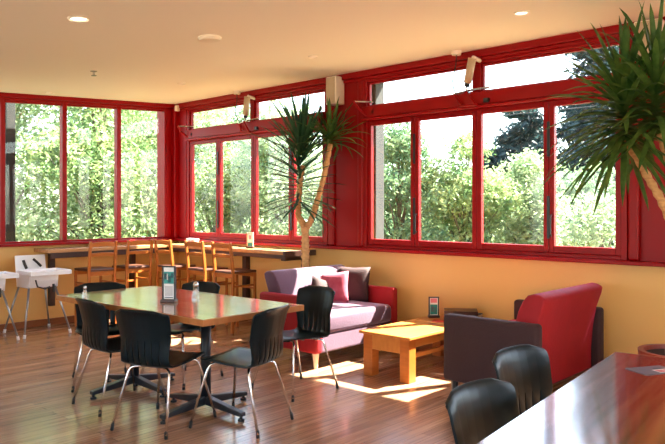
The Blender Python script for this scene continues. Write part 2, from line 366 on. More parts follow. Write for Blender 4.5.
# ------------------------------------------------------------------ black stacking chairs
def shell_mesh():
    # profile (y forward, z), chair faces +Y
    prof = [(.245, .446), (.225, .460), (.17, .464), (.08, .455), (-.02, .444), (-.10, .436), (-.165, .436), (-.203, .455), (-.219, .500),
            (-.226, .56), (-.230, .62), (-.240, .67), (-.250, .72), (-.260, .765), (-.270, .800), (-.283, .822), (-.297, .830)]
    wid = [.17, .200, .218, .224, .220, .212, .206, .200, .198, .202, .208, .214, .220, .222, .222, .218, .204]
    K = 6                                    # slits
    us = [-1.0]
    for k in range(K):
        c = -0.66+1.32*k/(K-1)
        us += [(c, -1), (c, 1)]
    us.append(1.0)
    bm = bmesh.new(); rows = []
    n = len(prof)
    def interp(v):
        i = min(int(v), n-2); f = v-i
        return [prof[i][j]*(1-f)+prof[i+1][j]*f for j in (0, 1)], wid[i]*(1-f)+wid[i+1]*f
    vs = [0, .5, 1, 2, 3, 4, 5, 6, 6.5, 7, 7.5, 8, 9, 10, 11, 12, 13, 14, 15, 16]
    for v in vs:
        (y, z), hw = interp(v)
        row = []
        for u in us:
            if isinstance(u, tuple):
                c, s = u
                # slit half width: opens just above the bend and closes in a point higher up
                top = 11.2-abs(c)*1.6
                w = 0
                if 6.4 < v < top: w = .036*min(1, (v-6.4)/1.2)*min(1, (top-v)/4.0)
                uu = c+s*max(w, .006)
            else: uu = u
            x = uu*hw
            bk = max(0, min(1, (v-6)/4)); st = max(0, 1-v/6)
            yy = y+bk*.045*uu*uu; zz = z+(1-bk)*.012*uu*uu - st*.006
            if v > 13: zz -= .030*max(0, abs(uu)-.5)**2/.25*(v-13)/3
            row.append(bm.verts.new((x, yy, zz)))
        rows.append(row)
    for i in range(len(vs)-1):
        vm = (vs[i]+vs[i+1])/2
        for j in range(len(us)-1):
            u0, u1 = us[j], us[j+1]
            if isinstance(u0, tuple) and isinstance(u1, tuple) and u0[0] == u1[0]:
                top = 11.2-abs(u0[0])*1.6
                if 6.9 < vm < top-.6: continue
            bm.faces.new((rows[i][j], rows[i][j+1], rows[i+1][j+1], rows[i+1][j]))
    bmesh.ops.recalc_face_normals(bm, faces=bm.faces)
    me = bpy.data.meshes.new('seat_shell'); bm.to_mesh(me); bm.free(); me.materials.append(MT['black_plastic'])
    for p in me.polygons: p.use_smooth = True
    return me
def make_chair():
    r = empty('dining_chair')
    o = bpy.data.objects.new('seat_shell', shell_mesh()); C.objects.link(o); o.parent = r
    s = o.modifiers.new('solid', 'SOLIDIFY'); s.thickness = .011; s.offset = 0
    s = o.modifiers.new('bevel', 'BEVEL'); s.width = .003; s.segments = 2; s.limit_method = 'ANGLE'; s.angle_limit = R(50)
    for sx in (-1, 1):
        for (ax, ay, fx, fy) in ((.12, .12, .255, .27), (.12, -.10, .225, -.26)):
            L_ = MB(); zt = .434 if ay > 0 else .420; pts = [(sx*.06, ay, zt), (sx*.135, ay*1.3, zt-.002), (sx*.16, ay*1.45, zt-.012), (sx*.172, ay*1.55, zt-.04), (sx*fx, fy, .022)]
            lg = L_.tube(pts, .0095, 8).build('leg', 'chrome', r, smooth=True)
            MB().tube([(sx*(fx-.005), fy*.98, .045), (sx*fx, fy, .0)], .0115, 8).build('foot_cap', 'black_rubber', lg, smooth=True)
    p = MB().tube([(-.09, 0, .430), (.09, 0, .430)], .014, 8).build('mount_plate', 'black_metal', r)
    return r
chair0 = make_chair()
CH = [ # x, y, facing angle (deg, 0 = +X), label
 (2.75, 4.77, -3, 'black slotted chair at the far left of the long table, back towards us'),
 (2.70, 4.09, 19, 'black slotted chair nearest the front left table edge, widest back towards us'),
 (3.09, 3.68, 106, 'black slotted chair at the near right end of the dining table, seen from behind'),
 (3.965, 4.05, 178, 'black slotted chair between the dining table and the lilac loveseat'),
 (3.00, 5.47, 246, 'black chair at the far left end of the dining table, only its top showing'),
 (3.53, 5.03, 192, 'black slotted chair behind the dining table, beside the salt shaker'),
 (2.97, 1.30, 265, 'black chair tucked under the front right table, next to the red-backed loveseat'),
 (2.26, 1.09, 268, 'black chair tucked under the front right table, cut by the bottom photo edge'),
]
for i, (x, y, a, lab) in enumerate(CH):
    o = chair0 if i == 0 else copy_tree(chair0)
    o.location = (x, y, 0); o.rotation_euler = (0, 0, R(a-90))
    tag(o, lab, 'chair', 'black dining chairs')

# ------------------------------------------------------------------ long dining table on two cross bases
TZ = .78
tb = empty('dining_table', (3.12, 4.58, 0), R(1.5)); tag(tb, 'long dining table with orange wood edge on two black cross bases', 'table')
hx, hy = .465, .97
o = MB().box(-hy, hy, -hx, hx, TZ-.035, TZ).build('table_top', 'table_top_wood', tb, bevel=.004); o.rotation_euler = (0, 0, R(90))
e = MB(); e.box(-hx-.008, -hx, -hy-.008, hy+.008, TZ-.042, TZ-.001); e.box(hx, hx+.008, -hy-.008, hy+.008, TZ-.042, TZ-.001)
e.box(-hx, hx, -hy-.008, -hy, TZ-.042, TZ-.001); e.box(-hx, hx, hy, hy+.008, TZ-.042, TZ-.001)
e.build('table_edge', 'table_edge_wood', tb)
for yy in (-.47, .47):
    MB().tube([(-.05, yy, .09), (-.05, yy, TZ-.05)], .038, 16).build('column', 'black_metal', tb, smooth=True)
    MB().box(-.25, .15, yy-.2, yy+.2, TZ-.05, TZ-.036).build('mount_plate', 'black_metal', tb)
    bs = MB()
    for k in range(4):
        M = Matrix.Translation((-.05, yy, 0)) @ Matrix.Rotation(R(90*k+2), 4, 'Z')
        bs.prism([(0, .055), (0, .125), (.07, .11), (.40, .062), (.40, .034)], -.026, .026, 'y', M)
    bs.build('cross_base', 'black_metal', tb, bevel=.006)
    for k in range(4):
        M = Matrix.Translation((-.05, yy, 0)) @ Matrix.Rotation(R(90*k+2), 4, 'Z')
        p = M @ Vector((.38, 0, 0))
        MB().lathe([(.024, 0), (.024, .014), (.010, .018), (.010, .036)], p, 12).build('foot', 'black_rubber', tb)

# front right table
ft = empty('dining_table', (0, 0, 0)); a = math.atan2(1.25-1.066, 3.50-1.85)
ft.location = (2.42, .66, 0); ft.rotation_euler = (0, 0, a)
tag(ft, 'glossy reddish plank table filling the front right corner, holding a flyer', 'table')
# local: left edge at y=+.49 ; far edge at x=+1.10
top = MB(); top.box(-.55, 1.13, -.40, .49, TZ-.035, TZ)
top.build('table_top', 'red_table_wood', ft, bevel=.004)
MB().box(1.131, 1.139, -.40, .49, TZ-.038, TZ-.001).build('table_edge', 'table_edge_wood', ft)
for xx in (-.3, .8):
    MB().tube([(xx, 0, .09), (xx, 0, TZ-.036)], .038, 16).build('column', 'black_metal', ft, smooth=True)
    bs = MB()
    for k in range(4):
        M = Matrix.Translation((xx, 0, 0)) @ Matrix.Rotation(R(90*k+2), 4, 'Z')
        bs.prism([(0, .0), (0, .10), (.07, .085), (.36, .04), (.36, .0)], -.026, .026, 'y', M)
    bs.build('cross_base', 'black_metal', ft, bevel=.006)

# ------------------------------------------------------------------ ladder-back bar stools
def make_stool():
    r = empty('bar_stool'); SZ = .745
    MB().prism([(-.185, .19), (.185, .19), (.17, -.19), (-.17, -.19)], SZ-.03, SZ, 'z').build('seat', 'dark_seat', r, bevel=.008)
    for sx in (-1, 1):
        MB().prism([(sx*.165-.016, 0), (sx*.165+.016, 0), (sx*.175+.014, SZ-.03), (sx*.175-.014, SZ-.03)], .155, .185, 'y').build('front_leg', 'honey_wood', r, bevel=.004)
        # back leg and post: bent slab
        poly = [(-.205, 0), (-.172, 0), (-.160, SZ-.05), (-.168, SZ+.08), (-.205, 1.095), (-.235, 1.095), (-.205, SZ+.08), (-.192, SZ-.05)]
        MB().prism(poly, sx*.175-.016, sx*.175+.016, 'x').build('back_post', 'honey_wood', r, bevel=.005)
    def rail(nm, z0, z1, y, bow=.02, arch=0):
        b = MB(); N = 8; pr = []
        bm = b.bm; prev = None
        for i in range(N+1):
            u = -1+2*i/N; x = u*.16; yy = y-bow*(1-u*u); za = arch*(1-u*u)
            vs = [bm.verts.new(q) for q in ((x, yy-.009, z0+za*.5), (x, yy+.009, z0+za*.5), (x, yy+.009-(z1-z0)*.12, z1+za), (x, yy-.009-(z1-z0)*.12, z1+za))]
            if prev:
                for k in range(4): b._f([prev[k], prev[(k+1) % 4], vs[(k+1) % 4], vs[k]])
            else: b._f(vs)
            prev = vs
        b._f(prev[::-1]); b.build(nm, 'honey_wood', r, bevel=.002)
    rail('back_slat', 1.02, 1.075, -.205, .02, .014); rail('back_slat', .905, .945, -.188, .018, .008)
    for z, y in ((.30, .17), (.52, .17)): MB().box(-.16, .16, y-.01, y+.01, z-.012, z+.012).build('stretcher', 'honey_wood', r, bevel=.003)
    for sx in (-1, 1):
        for z in (.36, .56): MB().box(sx*.168-.009, sx*.168+.009, -.17, .16, z-.011, z+.011).build('stretcher', 'honey_wood', r, bevel=.003)
    MB().box(-.16, .16, -.19, -.17, .40, .425).build('stretcher', 'honey_wood', r, bevel=.003)
    for y0, y1 in ((.15, .17), (-.18, -.16)): MB().box(-.158, .158, y0, y1, SZ-.085, SZ-.031).build('seat_rail', 'honey_wood', r, bevel=.003)
    return r
st0 = make_stool()
ST = [(4.36, 8.14, 0, 'ladder-back wooden bar stool furthest left, beside the white high chair'),
      (4.89, 8.15, 0, 'ladder-back wooden bar stool second from the left, facing the back wall'),
      (5.36, 7.80, -90, 'ladder-back bar stool in the corner, behind the menu stand on the dining table'),
      (5.38, 7.13, -90, 'ladder-back bar stool between the corner stool and the rightmost one'),
      (5.40, 6.60, -90, 'rightmost ladder-back bar stool, its dark side fully seen behind the table')]
for i, (x, y, a, lab) in enumerate(ST):
    o = st0 if i == 0 else copy_tree(st0)
    o.location = (x, y, 0); o.rotation_euler = (0, 0, R(a)); tag(o, lab, 'bar stool', 'ladder-back bar stools')

# ------------------------------------------------------------------ white high chairs
def make_high():
    r = empty('high_chair')   # faces -Y
    # seat bucket
    b = MB()
    b.box(-.16, .16, -.13, .13, .56, .575)
    b.prism([(.13, .56), (.145, .56), (.205, .93), (.19, .935)], -.185, .185, 'x')      # backrest
    for s in (-1, 1): b.prism([(-.17, .56), (.15, .56), (.175, .74), (-.20, .74)], s*.17-.008, s*.17+.008, 'x')
    b.box(-.17, .17, -.20, -.185, .64, .74); b.prism([(-.185, .64), (-.17, .64), (-.13, .56), (-.145, .56)], -.17, .17, 'x')
    b.build('seat_bucket', 'white_plastic', r, bevel=.006)
    # tray with rim
    t = MB(); t.box(-.235, .235, -.38, -.02, .742, .752)
    for q in ((-.245, -.23, -.39, -.01), (.23, .245, -.39, -.01), (-.23, .23, -.39, -.375), (-.23, .23, -.025, -.01)): t.box(*q, .722, .775)
    t.build('tray', 'white_plastic', r, bevel=.005)
    for sx in (-1, 1):
        for sy, fy in ((-.13, -.29), (.13, .27)):
            lg = MB().tube([(sx*.15, sy, .60), (sx*.275, fy, .03)], .014, 10, r1=.010).build('leg', 'grey_metal', r, smooth=True)
            MB().tube([(sx*.27, fy*.99, .045), (sx*.277, fy*1.005, 0)], .016, 10).build('foot_cap', 'white_plastic', lg, smooth=True)
    for pts in ([(-.09, .176, .875), (-.08, .165, .83), (-.06, .150, .77)], [(.03, .178, .885), (.075, .165, .84), (.12, .155, .79)]):
        MB().tube(pts, .017, 6).build('shoulder_strap', 'cable_black', r)
    MB().tube([(-.11, -.21, .66), (-.09, -.215, .58), (.0, -.22, .55), (.06, -.215, .57)], .010, 6).build('waist_strap', 'cable_black', r)
    MB().tube([(.105, -.212, .60), (.106, -.215, .50)], .016, 6).build('buckle', 'cable_black', r)
    return r
h0 = make_high(); h0.location = (3.65, 8.22, 0); tag(h0, 'white high chair with black harness, left of the bar bench', 'high chair', 'white high chairs')
h1 = copy_tree(h0); h1.location = (3.02, 8.20, 0); tag(h1, 'white high chair cut off by the left photo edge, only tray and legs showing', 'high chair', 'white high chairs')

# ------------------------------------------------------------------ velvet loveseats
def loveseat(name, loc, rz, arm_m, body_m, back_front_m, back_rear_m, seat_m, leg_m, label):
    """faces -Y locally; width W along x, origin at the centre on the floor"""
    r = empty(name, loc, rz); tag(r, label, 'sofa'); W = .63
    MB().box(-W+.08, W-.08, -.42, .29, .15, .33).build('base', body_m, r, bevel=.02, seg=3)
    for s in (-1, 1):
        x0, x1 = sorted((s*(W-.10), s*W))
        MB().box(x0, x1, -.43, .37, .15, .67).build('arm', arm_m, r, bevel=.03, seg=4, smooth=True)
    MB().box(-W+.105, W-.105, -.435, .17, .32, .50).build('seat_cushion', seat_m, r, bevel=.045, seg=4, smooth=True)
    # curved backrest: profile in (y,z), flaring backwards at the top
    front = [(.10, .44), (.13, .60), (.17, .74), (.21, .82)]
    topc = [(.25, .866), (.30, .880), (.35, .872)]
    rear = [(.39, .85), (.38, .80), (.34, .68), (.315, .52), (.30, .34), (.30, .16)]
    b = MB(); k = [(q[0], q[1]) for q in front+topc+rear+[(.10, .16)]]
    A = []; N = 6
    bm = b.bm
    for i in range(N+1):
        x = (-W+.104)+(2*W-.208)*i/N
        A.append([bm.verts.new((x*(1+.045*max(0, (q[1]-.5))/.38), q[0], q[1])) for q in k])
    b.mats = [back_front_m, back_rear_m]
    nk = len(k); nf = len(front)+1
    for i in range(N):
        for j in range(nk):
            b.cur = 0 if (j < nf or j >= nk-1) else 1
            b._f([A[i][j], A[i+1][j], A[i+1][(j+1) % nk], A[i][(j+1) % nk]])
    b.cur = 1; b._f(A[0]); b._f(A[-1][::-1])
    b.build('backrest', None, r, bevel=.018, seg=3, smooth=True)
    for sx in (-1, 1):
        for sy in (-.36, .36):
            MB().tube([(sx*(W-.07), sy, .165), (sx*(W-.07), sy, 0)], .034, 8, r1=.018).build('leg', leg_m, r)
    return r
loveseat('loveseat', (5.15, 4.79, 0), 0, 'crimson_velvet', 'purple_velvet', 'purple_velvet', 'purple_velvet', 'purple_velvet', 'pale_wood',
         'sunlit lilac and purple velvet loveseat with crimson arms, piled with cushions')
loveseat('loveseat', (5.18, 2.57, 0), R(180), 'brown_velvet', 'brown_velvet', 'brown_velvet', 'crimson_velvet', 'crimson_velvet', 'black_metal',
         'velvet loveseat seen from behind with bright red back and dark brown arms')
def cushion(name, loc, rot, m, size, label):
    b = MB(); bm = b.bm; N = 10; g = {}
    for s in (1, -1):
        for i in range(N+1):
            for j in range(N+1):
                u, v = -1+2*i/N, -1+2*j/N
                if s == -1 and (i in (0, N) or j in (0, N)): g[s, i, j] = g[1, i, j]; continue
                h = .075*((1-u*u)*(1-v*v))**.42
                pin = 1-.07*(1-abs(u*v))*max(abs(u), abs(v))**3
                g[s, i, j] = bm.verts.new((u*size*pin, s*h, v*size*pin))
    for s in (1, -1):
        for i in range(N):
            for j in range(N):
                f = [g[s, i, j], g[s, i+1, j], g[s, i+1, j+1], g[s, i, j+1]]
                b._f(f)
    o = b.build(name, m, smooth=True); o.location = loc; o.rotation_euler = [R(q) for q in rot]
    return tag(o, label, 'cushion', 'cushions on the lilac loveseat')
cushion('cushion', (5.24, 4.79, .68), (-14, -6, -72), 'pink_velvet', .165, 'pink and crimson cushion standing turned in the middle of the lilac loveseat')
cushion('cushion', (5.12, 4.85, .645), (-24, 20, -10), 'brown_velvet', .14, 'small dark wine cushion just behind the pink cushion')
cushion('cushion', (5.57, 4.82, .69), (-14, 0, -66), 'brown_velvet', .19, 'dark purple cushion against the right crimson arm of the loveseat')

# ------------------------------------------------------------------ coffee table
ct = empty('coffee_table', (5.33, 3.71, 0)); tag(ct, 'chunky honey-coloured pine coffee table between the two loveseats, half in sun', 'coffee table')
hx, hy = .63, .285
MB().box(-hx, hx, -hy, hy, .378, .402).build('table_top', 'honey_wood_flat', ct, bevel=.004)
for sx in (-1, 1):
    for sy in (-1, 1):
        MB().box(sx*(hx-.03)-(.10 if sx > 0 else 0), sx*(hx-.03)+(.10 if sx < 0 else 0), sy*(hy-.03)-(.10 if sy > 0 else 0), sy*(hy-.03)+(.10 if sy < 0 else 0), 0, .377).build('leg', 'honey_wood', ct, bevel=.004)
for sx in (-1, 1): MB().box(sx*(hx-.045)-.012, sx*(hx-.045)+.012, -hy+.131, hy-.131, .245, .377).build('apron', 'honey_wood_flat', ct, bevel=.003)
for sy in (-1, 1): MB().box(-hx+.131, hx-.131, sy*(hy-.045)-.012, sy*(hy-.045)+.012, .30, .377).build('apron', 'honey_wood_flat', ct, bevel=.003)
for sy in (-1, 1): MB().box(-hx+.131, hx-.131, sy*(hy-.08)-.02, sy*(hy-.08)+.02, .20, .235).build('stretcher', 'honey_wood_flat', ct, bevel=.003)

# ------------------------------------------------------------------ things on tables
def menu(name, loc, rz, h, w, frame_m, label, prints, base=True):
    r = empty(name, loc, rz); tag(r, label, 'menu stand')
    f = MB(); t = .012
    f.box(-w/2, -w/2+t, -.012, .012, 0, h); f.box(w/2-t, w/2, -.012, .012, 0, h); f.box(-w/2+t, w/2-t, -.012, .012, h-t, h); f.box(-w/2+t, w/2-t, -.012, .012, 0, t+.012)
    f.build('frame', frame_m, r, bevel=.002)
    if base: MB().box(-w/2-.005, w/2+.005, -.035, .035, 0, .022).build('base', 'dark_wood', r, bevel=.003)
    p = MB(); p.use('paper_white').box(-w/2+t, w/2-t, -.006, .006, t+.012, h-t)
    for (m, u0, u1, v0, v1) in prints:
        W2, H2 = w-2*t, h-2*t-.012
        for s in (-1, 1):
            y0, y1 = sorted((s*.0062, s*.0068))
            p.use(m).box(-w/2+t+u0*W2, -w/2+t+u1*W2, y0, y1, t+.012+v0*H2, t+.012+v1*H2)
    p.build('card', None, r)
    return r
random.seed(3)
pr = [('print_teal', .03, .97, .48, .86), ('print_dark', .05, .3, .62, .80), ('print_dark', .4, .75, .52, .74), ('print_dark', .72, .95, .66, .82), ('paper_white', .3, .42, .6, .8), ('print_dark', .08, .9, .03, .06)]
pr += [('print_grey', .1, .88, .10+.035*k, .112+.035*k) for k in range(9)]
menu('menu_stand', (3.02, 4.49, TZ+.001), R(-60), .28, .11, 'black_metal', 'tall black framed menu stand in the middle of the long dining table', pr)
menu('menu_stand', (5.76, 3.90, .403), R(-47), .21, .105, 'black_metal', 'small black framed card stand on the coffee table by the wall', [('print_teal', .05, .95, .05, .62), ('print_pink', .1, .9, .72, .97), ('print_grey', .2, .5, .2, .5), ('print_grey', .6, .8, .1, .45)])
menu('menu_stand', (5.66, 6.62, 1.001), R(-60), .20, .085, 'pale_wood', 'small upright card with pink and green print on the bar bench', [('print_pink', .3, .7, .55, .85), ('print_teal', .02, .98, .03, .3)], base=True)
def shaker(loc, s, label):
    r = empty('salt_shaker', loc); tag(r, label, 'shaker')
    MB().lathe([(.026*s, 0), (.028*s, .01), (.020*s, .05*s), (.016*s, .085*s)], seg=14).build('glass_body', 'clear_glass', r, smooth=True)
    MB().lathe([(.018*s, .085*s), (.019*s, .10*s), (.014*s, .115*s), (.004*s, .122*s)], seg=14).build('cap', 'steel', r, smooth=True)
shaker((3.27, 4.49, TZ+.001), 1.15, 'glass salt shaker with metal cap beside the tall menu stand')
shaker((2.75, 5.30, TZ+.001), .7, 'small clear shaker at the far left corner of the dining table')
# napkin packet and glass on the window bench
nb = MB(); nb.use('paper_white').prism([(-.07, 0), (.07, 0), (.085, .085), (-.085, .085)], -.04, .04, 'x')
nb.use('print_pink')
for k in range(5): nb.box(-.041, -.0405, -.06+.025*k, -.045+.025*k, .012+.012*(k % 3), .05+.010*(k % 2))
o = nb.build('napkin_box', None); o.location = (5.70, 7.90, 1.001); o.rotation_euler = (0, 0, R(12)); tag(o, 'white and pink patterned napkin box on the bar bench near the corner', 'box')
# books and red leaflet on the coffee table
for i, (x, y, z, a, m, lab) in enumerate([(5.78, 3.58, .403, 8, 'black_plastic', 'thick black book, bottom of the pile on the coffee table'), (5.79, 3.57, .439, -6, 'print_dark', 'dark book, middle of the pile on the coffee table'), (5.77, 3.59, .475, 14, 'dark_wood', 'brown covered book, topmost of the pile on the coffee table')]):
    b = MB(); b.use(m).box(-.115, .115, -.16, .16, 0, .004); b.use('paper_white').box(-.110, .112, -.156, .156, .004, .031); b.use(m).box(-.115, .115, -.16, .16, .031, .035); b.box(-.115, -.111, -.16, .16, .004, .031)
    o = b.build('book', None); o.location = (x, y, z); o.rotation_euler = (0, 0, R(a+20)); tag(o, lab, 'book', 'books on the coffee table')
b = MB(); b.box(-.05, .05, -.07, .07, 0, .008); o = b.build('leaflet', 'red_card'); o.location = (5.60, 3.72, .403); o.rotation_euler = (0, 0, R(20)); tag(o, 'small red leaflet beside the black card stand on the coffee table', 'leaflet')
# flyer on the front table
b = MB(); b.use('print_grey').box(-.148, .148, -.105, .105, 0, .0015)
b.use('paper_white').box(-.01, .12, -.09, .0, .0016, .002); b.use('print_pink').box(.0, .06, -.08, -.02, .0021, .0024); b.use('print_pink').box(.075, .11, -.06, -.01, .0021, .0024)
b.use('print_dark').box(.03, .09, .015, .04, .0016, .002)
o = b.build('flyer', None); o.location = (3.20, 1.00, TZ+.001); o.scale = (.65, .6, 1); o.rotation_euler = (0, 0, R(-30)); tag(o, 'grey flyer with a pink flower picture on the front right table', 'flyer')

# ------------------------------------------------------------------ yuccas
def crown(name, parent, centre, count, length, m, seed, zmin=-.5, stem=.0, wid=.035, droop=.35, at=(0, 0)):
    rnd = random.Random(seed); b = MB(); bm = b.bm; c0 = Vector(centre)
    for i in range(count):
        th = i*2.39996+rnd.uniform(-.2, .2); f = (i+.5)/count
        el = math.asin(max(-1, min(1, zmin+(1-zmin)*f**.85)))
        d = Vector((math.cos(th)*math.cos(el), math.sin(th)*math.cos(el), math.sin(el)))
        L_ = length*rnd.uniform(.78, 1.12); base = c0+Vector((0, 0, stem*f))
        side = d.cross(Vector((0, 0, 1)))
        if side.length < .1: side = Vector((1, 0, 0))
        side.normalize(); nrm = side.cross(d).normalized()
        dr = droop*rnd.uniform(.3, 1.3)*math.cos(el)
        N = 7; rows = []
        for k in range(N+1):
            t = k/N; p = base+d*(L_*t)-Vector((0, 0, 1))*(dr*L_*t*t*t)
            p.z = min(p.z, CZ(p.x+at[0])-.03)
            p.x = min(p.x, 5.83-at[0])
            ww = wid*(.45+1.1*t)*(1-t)**.6 if t < 1 else 0
            ww = max(ww, .0008)
            rows.append((bm.verts.new(p-side*ww+nrm*ww*.5), bm.verts.new(p), bm.verts.new(p+side*ww+nrm*ww*.5)))
        for k in range(N):
            for j in (0, 1): b._f([rows[k][j], rows[k][j+1], rows[k+1][j+1], rows[k+1][j]])
    return b.build(name, m, parent, smooth=True)
def bumpy(pts, r0, r1, n=28, seed=0):
    rnd = random.Random(seed); P = [Vector(p) for p in pts]; out = []; rad = []
    k = len(P)-1
    for i in range(n+1):
        t = i/n*k; a = min(int(t), k-1); f = t-a
        q0, q1, q2, q3 = P[max(a-1, 0)], P[a], P[a+1], P[min(a+2, k)]
        out.append(.5*((2*q1)+(-q0+q2)*f+(2*q0-5*q1+4*q2-q3)*f*f+(-q0+3*q1-3*q2+q3)*f**3))
        rad.append((r0+(r1-r0)*i/n)*(1+(.22 if i % 2 else -.08)+rnd.uniform(-.06, .06)))
    return out, rad
def potted(name, loc, label, r, h, trunks, crowns, pot_m='terracotta'):
    root = empty(name, loc); tag(root, label, 'potted plant')
    MB().lathe([(r*.70, 0), (r*.95, h*.88), (r*1.0, h*.88), (r*1.03, h), (r*.90, h), (r*.88, h*.93), (0.01, h*.93)], seg=36).build('pot', pot_m, root, smooth=False)
    MB().lathe([(0.001, h*.932), (r*.87, h*.932), (r*.87, h*.945), (.001, h*.95)], seg=30).build('soil', 'soil', root)
    for i, (pts, r0, r1) in enumerate(trunks):
        o, rd = bumpy(pts, r0, r1, 30, i); MB().tube(o, rd, 12).build('trunk', 'trunk_bark', root, smooth=True)
    for i, kw in enumerate(crowns): crown('leaf_crown', root, at=loc[:2], **kw)
    return root
# back yucca, root at (5.50,5.50): forked trunk
potted('potted_yucca', (5.53, 5.50, 0), 'tall forked yucca in a pot behind the lilac loveseat, narrow dark leaves', .19, .34,
       [([(0, 0, .32), (.0, .0, .7), (.0, .0, 1.05), (.0, .01, 1.30)], .045, .040),
        ([(0, .01, 1.26), (-.015, .05, 1.36), (-.02, .10, 1.45), (-.03, .06, 1.75), (.0, .04, 2.0)], .036, .026),
        ([(0, .01, 1.26), (.03, -.06, 1.37), (.06, -.10, 1.52), (.10, -.20, 1.88), (.14, -.26, 2.24)], .036, .026)],
       [dict(centre=(-.03, .07, 1.53), count=90, length=.55, m='dark_leaf', seed=1, zmin=-.5, stem=.66, wid=.026, droop=.10),
        dict(centre=(-.01, .04, 2.10), count=30, length=.68, m='dark_leaf', seed=5, zmin=.35, stem=.15, wid=.030, droop=.03),
        dict(centre=(.14, -.26, 2.25), count=60, length=.52, m='leaf_green', seed=2, zmin=-.30, stem=.08, wid=.026, droop=.25)])
potted('potted_yucca', (5.02, 1.40, 0), 'large yucca with two leaning rough trunks in a reddish pot at the right edge', .25, .53,
       [([(.02, -.10, .48), (.0, -.05, 1.0), (-.02, .06, 1.45), (-.03, .19, 1.72), (-.03, .34, 1.99)], .032, .022),
        ([(.0, .06, .48), (.03, -.05, 1.0), (.0, -.02, 1.5), (-.01, .04, 1.75), (-.01, .12, 2.02)], .031, .022)],
       [dict(centre=(-.03, .35, 1.98), count=120, length=.60, m='leaf_green', seed=3, zmin=-.75, stem=.36, wid=.030, droop=.28),
        dict(centre=(-.01, .14, 2.06), count=110, length=.62, m='leaf_green', seed=4, zmin=-.65, stem=.36, wid=.030, droop=.28)])

# ------------------------------------------------------------------ fittings on walls and ceiling
def wall_box(y0, y1, label):
    r = empty('wall_speaker', (5.80, (y0+y1)/2, 2.71)); tag(r, label, 'speaker', 'beige wall boxes')
    w_ = (y1-y0)/2
    MB().box(-.04, .115, -w_, w_, 0, .32).build('cabinet', 'cream_plastic', r, bevel=.012, seg=3)
    MB().box(-.047, -.041, -w_+.012, w_-.012, .012, .308).build('front_panel', 'beige_plastic', r, bevel=.003)
    return r
wall_box(5.24, 5.40, 'beige box high on the red panel between the two right-hand windows')
wall_box(1.74, 1.95, 'beige box high on the wall behind the large right-hand yucca')
r = MB().box(-.03, .03, -.03, .03, 0, .085).build('wall_sensor', 'cream_plastic', bevel=.008); r.location = (5.85, 8.49, 2.945); tag(r, 'tiny beige box under the ceiling in the far corner', 'sensor')
def opener(y, label):
    r = empty('window_opener', (5.80, y, 2.62)); tag(r, label, 'window opener', 'ceiling-wired window openers')
    MB().tube([(.03, .05, .12), (.0, -.02, .35)], .040, 14).build('motor_tube', 'beige_plastic', r, smooth=True)
    MB().tube([(.034, .062, .085), (.03, .05, .119)], .026, 12).build('end_ring', 'black_metal', r, smooth=True)
    MB().tube([(.04, .07, .04), (.034, .06, .09)], .010, 8).build('piston', 'steel', r, smooth=True)
    MB().tube([(-.005, -.03, .355), (.10, -.05, .335)], .020, 8).build('mount_bracket', 'cream_plastic', r)
    a = MB(); a.use('steel').tube([(.05, .22, .03), (.04, .0, .05), (.09, -.16, .06)], .012, 8)
    a.use('red_paint').tube([(.06, .22, .03), (.0, .10, -.10)], .014, 8); a.tube([(.0, .05, .03), (-.01, -.06, -.11)], .014, 8); a.tube([(.0, .12, -.10), (-.01, -.08, -.11)], .012, 8)
    a.use('black_metal').box(.02, .05, -.18, -.13, -.09, -.05)
    a.build('linkage', None, r)
    zc = CZ(5.74)-2.62
    MB().lathe([(.045, zc-.04), (.05, zc-.001)], (-.06, .12, 0), 18).build('ceiling_rose', 'cream_plastic', r, smooth=False)
    MB().tube([(-.06, .12, zc-.04), (-.055, .13, .30), (-.04, .18, .15), (.02, .20, .07), (.05, .20, .04)], .007, 6).build('cord', 'cable_black', r, smooth=True)
    return r
opener(6.86, 'beige tube window opener with black cord above the left side window')
opener(3.50, 'beige tube window opener with black cord above the right side window')
SL = math.atan(.055)
def downlight(x, y, rad, lit, label, cat='ceiling light', name='ceiling_downlight', flat=False):
    r = empty(name, (x, y, CZ(x)-.001)); r.rotation_euler = (0, -SL, 0); tag(r, label, cat)
    MB().lathe([(rad*.72, -.003), (rad*.9, -.014), (rad, -.008), (rad, 0)], seg=28).build('trim_ring', 'cream_plastic', r, smooth=False)
    MB().lathe([(rad*.05, -.006), (rad*.7, -.005), (rad*.7, -.002)], seg=24).build('lens', 'lamp_lens' if lit else 'paper_white', r)
downlight(2.35, 4.62, .075, True, 'lit round ceiling downlight nearest the left top edge of the photo')
downlight(4.78, 2.44, .06, True, 'lit round ceiling downlight above the red-backed loveseat')
downlight(4.77, 4.64, .05, False, 'small unlit downlight in front of the far beige wall box')
downlight(4.73, 6.78, .05, False, 'small ceiling downlight above the bar stools on the right wall')
downlight(3.82, 8.26, .05, False, 'small ceiling downlight close to the back wall windows')
r = MB().lathe([(.095, 0), (.098, -.012), (.085, -.03), (.02, -.034)], seg=32).build('smoke_detector', 'cream_plastic'); r.location = (3.46, 4.56, CZ(3.46)); r.rotation_euler = (0, -SL, 0); tag(r, 'flat round cream disc on the ceiling above the dining table', 'smoke detector')
r = MB().lathe([(.035, 0), (.035, -.008), (.012, -.012), (.012, -.04), (.028, -.045), (.028, -.05)], seg=16).build('ceiling_sprinkler', 'steel'); r.location = (3.51, 6.58, CZ(3.51)); r.rotation_euler = (0, -SL, 0); tag(r, 'small metal sprinkler head on the ceiling over the far end of the table', 'sprinkler')

